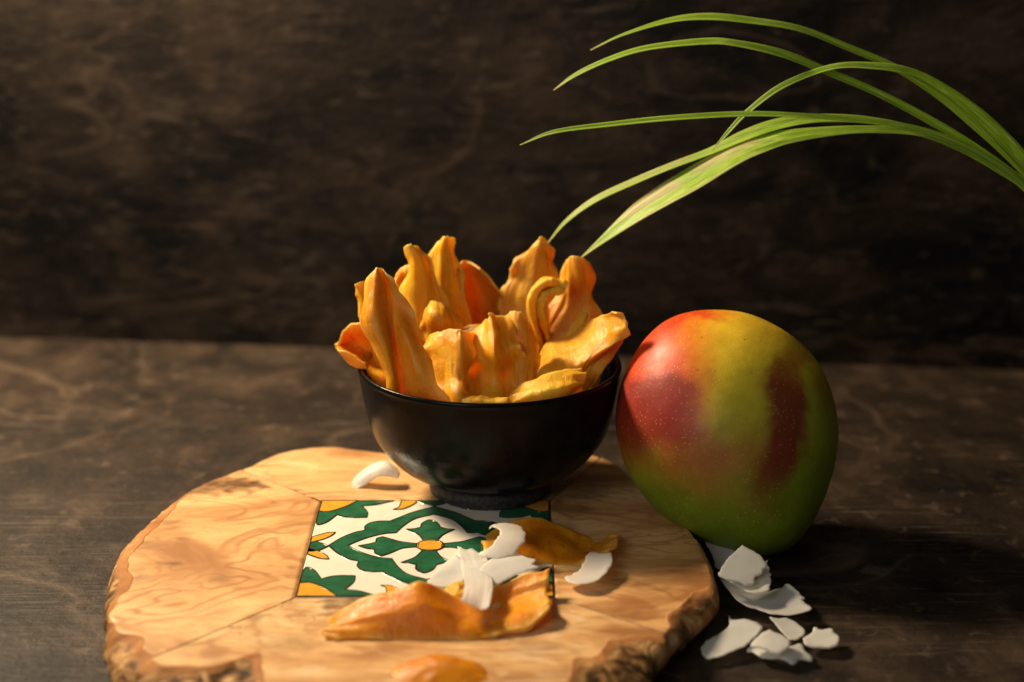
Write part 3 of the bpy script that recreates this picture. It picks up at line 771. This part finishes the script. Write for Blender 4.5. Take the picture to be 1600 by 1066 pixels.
chip(N_, 'dried mango slice lying across the right edge of the tile', [[
    (.703, [(754, 838), (790, 822), (830, 808), (868, 817), (905, 832), (934, 845), (952, 830)]),
    (.696, [(752, 843), (792, 836), (834, 828), (872, 836), (908, 848), (938, 850), (968, 838)]),
    (.686, [(754, 848), (794, 850), (836, 848), (874, 854), (908, 862), (936, 860), (966, 846)]),
    (.677, [(758, 852), (800, 862), (836, 868), (874, 874), (906, 872), (932, 866), (960, 853)]),
    (.6725, [(766, 855), (808, 870), (838, 880), (874, 887), (902, 883), (922, 872), (946, 862)])]], MT['amber'], T=.0018, group=GB, nu=64, nv=40, rag=.0008, ruf=.001, wr=.0004)
chip(N_, 'blurred dried mango slice at the very front edge of the board', [[
    (.585, [(612, 1058), (645, 1036), (684, 1027), (716, 1035), (738, 1052)]),
    (.577, [(603, 1072), (645, 1055), (684, 1047), (718, 1054), (746, 1068)]),
    (.569, [(598, 1086), (645, 1082), (684, 1080), (720, 1082), (752, 1086)])]], MT['amber'], T=.0024, sx=1.4, rag=.0005, ruf=.0006, wr=.0003, group=GB)
chip(N_, 'small yellow dried mango scrap between the coconut and the front slice', [[
    (.640, [(700, 921), (707, 915), (716, 912), (724, 916)]),
    (.636, [(698, 928), (707, 924), (716, 922), (725, 925)]),
    (.632, [(697, 937), (706, 935), (716, 934), (726, 934)])]], DC, T=.0024, nu=18, nv=16, group=GB)

# ------------------------------------------------------------------ mango
def mango():
    SIL = [(1110, 484), (1060, 492), (1022, 515), (990, 556), (968, 610), (962, 665), (972, 715), (998, 765), (1038, 808), (1085, 838), (1140, 858), (1198, 866),
           (1240, 848), (1272, 806), (1295, 750), (1307, 690), (1304, 640), (1288, 588), (1262, 548), (1222, 515), (1168, 490)]
    cx, cy = 1136, 676
    S = cr_closed([(x, y, 0) for x, y in SIL], 720)
    ang = np.arctan2(-(S[:, 1] - cy), S[:, 0] - cx); rad = np.hypot(S[:, 0] - cx, S[:, 1] - cy)
    o = np.argsort(ang); ang, rad = ang[o], rad[o]
    ang = np.concatenate([ang - 2 * math.pi, ang, ang + 2 * math.pi]); rad = np.tile(rad, 3)
    bm = bmesh.new(); bmesh.ops.create_icosphere(bm, subdivisions=7, radius=1.0)
    bm.verts.ensure_lookup_table()
    D = np.array([v.co[:] for v in bm.verts]); F = [tuple(v.index for v in f.verts) for f in bm.faces]; bm.free()
    R = np.interp(np.arctan2(D[:, 1], D[:, 0]), ang, rad)          # D: x right, y up, z towards viewer
    pxl = np.stack([cx + R * D[:, 0], cy - R * D[:, 1]], 1)
    def place(Y):
        c = at(cx, cy, Y); zc = np.dot(c - CAM, FWD); k = zc / FPX
        view = (CAM - c) / np.linalg.norm(CAM - c); r = np.cross(UPV, view); r /= np.linalg.norm(r); u = np.cross(view, r)
        return c + (R * D[:, 0] * k)[:, None] * r + (R * D[:, 1] * k)[:, None] * u + (D[:, 2] * 0.043)[:, None] * view
    lo, hi = 0.70, 0.86
    for _ in range(30):
        m = (lo + hi) / 2
        if place(m)[:, 2].min() > 0.0002: lo = m
        else: hi = m
    V = place(lo)
    print('mango at', at(cx, cy, lo), 'x from', V[:, 0].min(), 'to', V[:, 0].max())
    # skin colours plus a painted cheek shadow, from the front inwards
    col = np.zeros((len(V), 3))
    for i, p in enumerate(V):
        x, y = pxl[i]; d = D[i]
        w1, w2 = 24 * fb(p, 30, 1.0, 5) + 5 * nz(p, 260, 3.0), 24 * fb(p, 30, 8.0, 5) + 5 * nz(p, 260, 5.0)
        X, Yp = x + w1, y + w2
        green = np.array((0.18, 0.26, 0.012)); olive = np.array((0.66, 0.52, 0.024)); yel = np.array((0.88, 0.56, 0.03))
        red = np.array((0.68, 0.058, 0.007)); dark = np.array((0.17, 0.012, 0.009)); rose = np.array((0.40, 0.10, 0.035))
        t = sstep(560, 770, Yp + 0.15 * (X - 1136))
        c = yel * (1 - sstep(500, 640, Yp)) + olive * sstep(500, 640, Yp)
        c = c * (1 - t) + green * t
        g2 = sstep(1235, 1290, X) * sstep(560, 620, Yp); c = c * (1 - 0.55 * g2) + green * 0.55 * g2
        # pale bruise with reddish blush low on the left
        b = math.exp(-(((X - 1115) / 75) ** 2 + ((Yp - 715) / 45) ** 2)); c = c * (1 - 0.75 * b) + rose * 0.75 * b
        # red cheek
        r = (1 - sstep(1045, 1140, X + 0.10 * (Yp - 560))) * (1 - sstep(640, 760, Yp + 0.35 * (1030 - X)))
        r = max(r, (1 - sstep(495, 520, Yp)) * (1 - sstep(1090, 1180, X)))
        c = c * (1 - r) + red * r
        dk = (1 - sstep(1055, 1115, X)) * sstep(572, 604, Yp) * (1 - sstep(680, 750, Yp)); c = c * (1 - 0.88 * dk) + dark * 1.2 * 0.88 * dk  # shadow of bowl and slices painted into the left cheek's colour
        # dark red stripe
        cxs = 1236 - 0.17 * (Yp - 560); hw = 15 + 15 * sstep(540, 650, Yp)
        s = (1 - sstep(hw * 0.65, hw * 1.7, abs(X - cxs))) * sstep(510, 620, Yp) * (1 - sstep(715, 810, Yp))
        sc = dark * sstep(560, 640, Yp) + np.array((0.36, 0.05, 0.012)) * (1 - sstep(560, 640, Yp))
        c = c * (1 - 0.93 * s) + sc * 0.93 * s
        rr = sstep(1262, 1300, X) * (1 - sstep(600, 660, Yp)); c = c * (1 - 0.6 * rr) + np.array((0.30, 0.05, 0.012)) * 0.6 * rr
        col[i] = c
    M = Mat('mango_skin'); cc = M.coord()
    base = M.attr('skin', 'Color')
    n = M.noise(cc, 130, 5, 0.6)
    base = M.mix(0.35, base, M.ramp(n, [(0.3, (0.45, 0.45, 0.45)), (0.7, (1.0, 1.0, 1.0))]), 'MULTIPLY')
    vo = M.n('ShaderNodeTexVoronoi', Scale=580.0, Randomness=1.0); M.set(vo.inputs['Vector'], cc)
    dots = M.gray(vo.outputs['Distance'], [(0.09, 1.0), (0.25, 0.0)])
    gate = M.gray(M.noise(cc, 60, 3), [(0.35, 0.5), (0.6, 1.0)])
    base = M.mix(M.math('MULTIPLY', M.math('MULTIPLY', dots, gate), 0.36), base, (0.72, 0.46, 0.17))
    v2 = M.n('ShaderNodeTexVoronoi', Scale=190.0, Randomness=1.0); M.set(v2.inputs['Vector'], cc)
    dk = M.math('MULTIPLY', M.gray(v2.outputs['Distance'], [(0.07, 1.0), (0.13, 0.0)]), M.gray(M.noise(cc, 25, 3), [(0.48, 0), (0.6, 1)]))
    base = M.mix(M.math('MULTIPLY', dk, 0.6), base, (0.05, 0.035, 0.008))
    M.p(Base_Color=base, Roughness=M.gray(n, [(0.3, 0.40), (0.7, 0.50)]))
    M.b.inputs['Subsurface Weight'].default_value = 0.08
    M.b.inputs['Subsurface Radius'].default_value = (1, 0.4, 0.1); M.b.inputs['Subsurface Scale'].default_value = 0.003
    M.b.inputs['Specular IOR Level'].default_value = 0.30
    M.bump(M.math('ADD', M.math('MULTIPLY', M.noise(cc, 45, 3), 2.0), M.math('MULTIPLY', dots, 0.12)), 0.25, 0.0012)
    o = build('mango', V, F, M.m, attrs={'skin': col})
    tag(o, 'ripe mango with red, yellow and green skin leaning beside the bowl', 'mango')
mango()

# ------------------------------------------------------------------ coconut flakes
def flake(label, pts, z0, tilt=(0, 0), curl=(0, 0, 0), T=0.0004, group='coconut flakes on the board', ground=TOP, extra=None, name='coconut_flake', rag=0.0007):
    """pts: outline; the flake lies in the plane through its middle at height z0 above ground with slopes tilt, bent by curl (xx, yy, xy) per metre"""
    SEED[0] += 1; sd = SEED[0] * 2.3
    V, F = [], []
    for P, zz, tt, cc in [(pts, z0, tilt, curl)] + (extra or []):
        mx, my = np.mean([p[0] for p in P]), np.mean([p[1] for p in P])
        c = on(mx, my, ground + zz); n = np.array([-tt[0], -tt[1], 1.0])
        ring = cr_open(np.array([on_plane(x, y, c, n) for x, y in list(P) + [P[0]]]), 9)[:-1]
        ring = [q + np.array([rag * fb(q, 330, sd, 4), rag * fb(q, 330, sd + 5, 4), 0]) for q in ring]
        v2 = [Vector((q[0] * 1000, q[1] * 1000)) for q in ring]; nr = len(v2)
        xs = [q.x for q in v2]; ys = [q.y for q in v2]
        st = max(0.7, max(max(xs) - min(xs), max(ys) - min(ys)) / 26)
        inner = []
        def inside(x, y):
            r = False; j = nr - 1
            for i in range(nr):
                if (v2[i].y > y) != (v2[j].y > y) and x < (v2[j].x - v2[i].x) * (y - v2[i].y) / (v2[j].y - v2[i].y) + v2[i].x: r = not r
                j = i
            return r
        y = min(ys) + st / 2; k = 0
        while y < max(ys):
            x = min(xs) + st / 2 + (st / 2 if k % 2 else 0)
            while x < max(xs):
                if inside(x, y) and min((Vector((x, y)) - q).length for q in v2) > st * 0.45: inner.append(Vector((x, y)))
                x += st
            y += st * 0.87; k += 1
        vs, es, fs, *_ = geometry.delaunay_2d_cdt(v2 + inner, [], [list(range(nr))], 1, 1e-5)
        W = []
        for q in vs:
            x, y = q.x / 1000 - c[0], q.y / 1000 - c[1]
            z = c[2] + tt[0] * x + tt[1] * y + cc[0] * x * x + cc[1] * y * y + cc[2] * x * y
            p = np.array([q.x / 1000, q.y / 1000, z]); p[2] += 0.0003 * fb(p, 90, sd, 2)
            W.append(p)
        m = len(W); n0 = len(V)
        cnt = {}
        for f in fs:
            for a, b in zip(f, list(f[1:]) + [f[0]]): cnt[(a, b)] = 1
        border = [(a, b) for a, b in cnt if (b, a) not in cnt]
        bset = {a for a, b in border}
        nn = n / np.linalg.norm(n)
        for i, p in enumerate(W): V.append(p + nn * T * (0.5 if i not in bset else 0.38))
        for i, p in enumerate(W): V.append(p - nn * T * (0.5 if i not in bset else 0.38))
        F += [tuple(n0 + i for i in f) for f in fs] + [tuple(n0 + m + i for i in reversed(f)) for f in fs]
        F += [(n0 + a, n0 + m + a, n0 + m + b, n0 + b) for a, b in border]
    V = np.array(V); low = V[:, 2].min() - (ground + 0.0003)
    if low < 0: V[:, 2] -= low                          # rest on the surface, never in it
    o = build(name, V, F, MT['coco'], attrs={'edge': [0.0] * len(V)})
    for q in o.data.polygons:
        if len(q.vertices) == 4: q.use_smooth = False
    tag(o, label, 'coconut flake', group)
    return o
def strip(label, rows, T=0.0006, group='coconut flakes on the board', **kw):
    return chip('coconut_flake', label, [rows], MT['coco'], T=T, group=group, cat='coconut flake', wr=0.00012, rag=0.0004, fold=0.0006, ruf=0.0005, **kw)
strip('long white coconut strip draped over the large front mango slice', [
    (.688, [(714, 854), (724, 858), (737, 857), (748, 861)]),
    (.668, [(720, 876), (732, 875), (746, 874), (760, 875)]),
    (.648, [(725, 901), (738, 900), (754, 899), (768, 900)]),
    (.630, [(726, 921), (740, 921), (757, 921), (770, 920)]),
    (.6135, [(720, 938), (736, 945), (752, 952), (764, 947)])])
flake('flat coconut flake lying on the tile left of the long strip', [(712, 874), (690, 888), (668, 911), (684, 919), (706, 918), (728, 905), (732, 885)], 0.003, (0.05, -0.05), (4, 6, 0))
flake('ragged coconut flake lying right of the long strip on the tile', [(756, 878), (780, 866), (808, 859), (820, 868), (837, 873), (831, 881), (840, 885), (808, 896), (775, 908), (752, 908), (750, 890)], 0.008, (0.05, 0.05), (-5, -8, 0))
flake('curled coconut flake arching over the end of the mango slice on the tile', [(764, 824), (767, 817), (776, 813), (796, 812), (812, 818), (821, 829), (820, 841), (812, 852), (803, 861), (785, 867), (766, 867), (749, 862), (757, 856), (770, 850), (777, 842), (780, 832), (777, 824), (770, 820)], 0.013, (0.10, 0.35), (-14, -16, 0), rag=0.0007)
flake('single crescent coconut flake on bare wood right of the tile', [(882, 905), (896, 898), (908, 888), (914, 876), (922, 867), (940, 868), (955, 869), (955, 884), (944, 900), (926, 912), (906, 917), (891, 914)], 0.004, (0.12, 0.05), (6, 6, 0))
strip('arched coconut flake on the wood behind the bowl at left', [
    (.766, [(548, 757), (560, 740), (580, 727), (602, 720), (622, 734)]),
    (.760, [(549, 762), (562, 748), (582, 735), (604, 730), (624, 741)]),
    (.757, [(554, 765), (572, 757), (588, 745), (606, 744), (622, 747)])], nu=30, nv=14)
G2 = 'coconut flakes on the table beside the board'
K = dict(group=G2, ground=0.0)
flake('rearmost coconut flake tucked under the mango beside the board', [(1096, 838), (1120, 846), (1146, 860), (1150, 880), (1132, 890), (1118, 886), (1112, 866)], 0.006, (0.05, 0.25), (4, 0, 0), **K)
flake('large folded coconut flake on top of the pile beside the mango', [(1160, 850), (1183, 863), (1198, 879), (1196, 886), (1184, 899), (1173, 912), (1150, 907), (1127, 901), (1124, 892), (1141, 868)], 0.017, (-0.05, 0.45), (-8, -6, 0), T=0.0007,
      extra=[([(1127, 903), (1150, 911), (1173, 914), (1186, 900), (1197, 880), (1203, 898), (1204, 915), (1197, 926), (1176, 929), (1155, 921)], 0.0115, (0.05, 0.12), (5, 5, 0))], **K)
flake('wide coconut flake with a pointed right end under the folded one', [(1124, 914), (1145, 918), (1180, 928), (1211, 923), (1231, 915), (1240, 921), (1257, 937), (1255, 941), (1266, 959), (1224, 967), (1190, 958), (1156, 945)], 0.0055, (0.03, 0.10), (5, 6, 0), **K)
strip('narrow twisted coconut sliver running from the board edge across the pile', [
    (.694, [(1110, 916), (1112, 914), (1115, 916)]),
    (.683, [(1129, 934), (1133, 931), (1137, 931)]),
    (.674, [(1150, 950), (1155, 947), (1161, 947)]),
    (.665, [(1172, 970), (1179, 964), (1188, 960)]),
    (.6585, [(1192, 976), (1198, 972), (1206, 968)]),
    (.652, [(1206, 986), (1208, 983), (1211, 980)])], T=.0009, group=G2, nu=14, nv=40)
flake('spoon-shaped coconut flake in the middle right of the pile', [(1200, 967), (1216, 968), (1233, 969), (1249, 979), (1257, 995), (1240, 1003), (1224, 993), (1214, 979)], 0.004, (-0.05, 0.10), (10, 10, 0), **K)
flake('long grey-white coconut flake with a jagged edge nearest the board', [(1138, 965), (1145, 970), (1172, 972), (1190, 980), (1186, 990), (1164, 1010), (1123, 1031), (1101, 1033), (1097, 1011), (1118, 994), (1130, 987), (1139, 978)], 0.005, (0.15, 0.12), (3, 5, 0), **K)
flake('thick crumpled cream coconut piece at the front of the pile', [(1200, 983), (1217, 991), (1234, 1001), (1228, 1013), (1214, 1019), (1190, 1011), (1174, 1004)], 0.008, (0.0, 0.2), (-12, -10, 0), T=0.0009,
      extra=[([(1166, 1012), (1176, 1005), (1200, 1015), (1222, 1018), (1237, 1010), (1252, 1007), (1258, 1016), (1270, 1027), (1252, 1028), (1238, 1034), (1222, 1028), (1194, 1027), (1180, 1017)], 0.004, (0.0, 0.05), (-6, -10, 8))], **K)
flake('small knobbly coconut piece lying apart at the far right', [(1255, 1000), (1266, 993), (1274, 983), (1283, 987), (1299, 988), (1311, 1004), (1301, 1012), (1278, 1013), (1258, 1009)], 0.004, (0.0, 0.1), (12, 10, 0), T=0.0010, **K)

# ------------------------------------------------------------------ grass leaves
def grass_mat():
    M = Mat('grass_blade'); c = M.coord()
    al = M.attr('along'); ac = M.attr('across')
    vein = M.noise(M.n('ShaderNodeCombineXYZ', X=M.math('MULTIPLY', ac, 9.0), Y=M.math('MULTIPLY', al, 0.8)).outputs[0], 1.0, 4, 0.6)
    col = M.ramp(vein, [(0.30, (0.22, 0.42, 0.02)), (0.52, (0.45, 0.66, 0.05)), (0.72, (0.80, 0.86, 0.34))])
    col = M.mix(M.math('MULTIPLY', M.gray(M.math('ABSOLUTE', ac), [(0.80, 0.0), (1.0, 1.0)]), 0.5), col, (0.45, 0.50, 0.13))
    col = M.mix(M.attr('dry'), col, M.ramp(vein, [(0.3, (0.60, 0.48, 0.15)), (0.7, (0.88, 0.80, 0.46))]))
    M.p(Base_Color=col, Roughness=0.42)
    tr = M.n('ShaderNodeBsdfTranslucent'); M.set(tr.inputs[0], M.mix(0.4, col, (0.62, 0.75, 0.06)))
    mx = M.n('ShaderNodeMixShader'); mx.inputs[0].default_value = 0.5
    out = M.t.nodes['Material Output']
    M.t.links.new(M.b.outputs[0], mx.inputs[1]); M.t.links.new(tr.outputs[0], mx.inputs[2]); M.t.links.new(mx.outputs[0], out.inputs[0])
    M.bump(vein, 0.35, 0.0006)
    return M.m
GM = grass_mat()
gb = on(1905, 872, 0.0)
grass = empty('grass_plant', (gb[0], gb[1], 0), 'arching green grass leaves reaching in from the right over the mango', 'grass plant')
bpy.context.view_layer.update()
TAIL = [(1700, 385), (1775, 500), (1840, 650), (1885, 790), (1905, 868)]
def blade(pts, widths, Y0, Y1, dry=(), fold=0.35, tail=0, label=None):
    """pts in the survey crop (800 + x/2, y/2); widths in its pixels; Y0 at the tip, Y1 where it leaves to the right"""
    P = [(800 + x / 2, y / 2) for x, y in pts] + [(x + tail, y + tail * 0.4) for x, y in TAIL]
    W = list(widths) + [widths[-1] * 0.9, widths[-1] * 0.8, widths[-1] * 0.7, widths[-1] * 0.6, widths[-1] * 0.5]
    n = len(P); npt = len(pts)
    C3 = []
    for i, (x, y) in enumerate(P):
        t = min(1.0, i / (npt - 1)); Y = Y0 + (Y1 - Y0) * t
        if i >= npt: Y = Y1 + (gb[1] - Y1) * (i - npt + 1) / (n - npt)
        q = at(x, y, Y); C3.append(list(q) + [W[i] / 2 / 3500.0, i / (n - 1)])
    L = np.array(cr_open(C3, 14)); m = len(L); NA = 9
    V, al, ac, dr, F = [], [], [], [], []
    for i in range(m):
        t = L[min(i + 1, m - 1), :3] - L[max(i - 1, 0), :3]; t /= np.linalg.norm(t)
        view = CAM - L[i, :3]; view /= np.linalg.norm(view)
        s = np.cross(t, view); s /= np.linalg.norm(s)
        tw = 0.65 + 0.35 * math.sin(L[i, 4] * 5 + Y0 * 40)                     # blades twist slowly along their length
        up = np.cross(s, t)
        s2 = s * math.cos(tw) + up * math.sin(tw); u2 = np.cross(s2, t)
        w = max(L[i, 3], 0.00012) / max(0.5, math.cos(tw)) * 0.46
        for k in range(NA):
            x = k / (NA - 1) * 2 - 1
            V.append(L[i, :3] + s2 * (x * w) + u2 * (fold * w * (abs(x) - 0.5) + 0.10 * w * math.sin(x * 9)))
            al.append(L[i, 4] * 30); ac.append(x)
            d = 0.0
            for (a0, a1, x0, x1, amt) in dry:
                u = L[i, 4]
                d = max(d, amt * sstep(a0, a0 + 0.02, u + 0.012 * math.sin(x * 7)) * (1 - sstep(a1 - 0.02, a1, u + 0.01 * math.sin(x * 5))) * sstep(x0 - 0.15, x0 + 0.1, x) * (1 - sstep(x1 - 0.1, x1 + 0.15, x)))
            d = max(d, 0.8 * (1 - sstep(0.0, 0.05, L[i, 4])))
            dr.append(d)
    for i in range(m - 1):
        for k in range(NA - 1):
            a = i * NA + k; F.append((a, a + 1, a + NA + 1, a + NA))
    o = build('leaf', V, F, GM, grass, attrs={'along': al, 'across': ac, 'dry': dr})
    md = o.modifiers.new('thickness', 'SOLIDIFY'); md.thickness = 0.00022; md.offset = 0
    if label: o['label'] = label
    return o
blade([(245, 157), (350, 108), (500, 64), (620, 55), (750, 67), (900, 92), (1050, 150), (1200, 215), (1330, 300), (1450, 400), (1540, 480), (1625, 565)],
      [2, 8, 18, 24, 22, 20, 22, 24, 20, 20, 22, 24], .80, .77, tail=10)
blade([(130, 282), (200, 234), (300, 188), (420, 152), (600, 132), (700, 138), (850, 172), (1000, 232), (1150, 296), (1300, 375), (1420, 445), (1540, 525), (1625, 595)],
      [2, 12, 16, 18, 22, 22, 26, 24, 24, 28, 26, 22, 22], .79, .76, tail=-6)
blade([(628, 470), (680, 408), (740, 347), (850, 268), (1000, 212), (1130, 209), (1240, 228), (1340, 282), (1450, 365), (1540, 452), (1620, 540)],
      [6, 12, 16, 20, 18, 22, 26, 36, 48, 54, 54], .775, .755, tail=18, fold=.5, label='widest leaf rising at the right edge')
blade([(25, 453), (130, 413), (300, 390), (500, 370), (720, 358), (900, 362), (1050, 374), (1200, 392), (1350, 432), (1500, 505), (1625, 600)],
      [2, 12, 16, 18, 18, 16, 18, 20, 22, 22, 22], .775, .75, tail=-12)
blade([(108, 764), (170, 692), (260, 626), (380, 570), (500, 520), (620, 475), (720, 430), (820, 394), (930, 374), (1050, 372), (1160, 384), (1270, 412), (1400, 462), (1520, 530), (1630, 606)],
      [2, 12, 20, 22, 22, 24, 36, 38, 30, 26, 24, 26, 26, 24, 22], .80, .752, dry=[(0.02, 0.25, -1, 0.2, .45)], tail=0)
blade([(215, 806), (290, 745), (390, 668), (480, 612), (570, 562), (700, 487), (790, 452), (880, 428), (1050, 408), (1200, 408), (1310, 424), (1430, 468), (1540, 535), (1630, 612)],
      [2, 26, 60, 76, 82, 74, 60, 46, 28, 24, 24, 26, 24, 22], .787, .748, dry=[(0.08, 0.20, -1.1, -0.25, 1.0), (0.22, 0.33, -1.1, -0.35, .95), (0.05, 0.33, 0.7, 1.1, .5)], fold=.22, tail=4, label='broad leaf with bleached yellow patches')
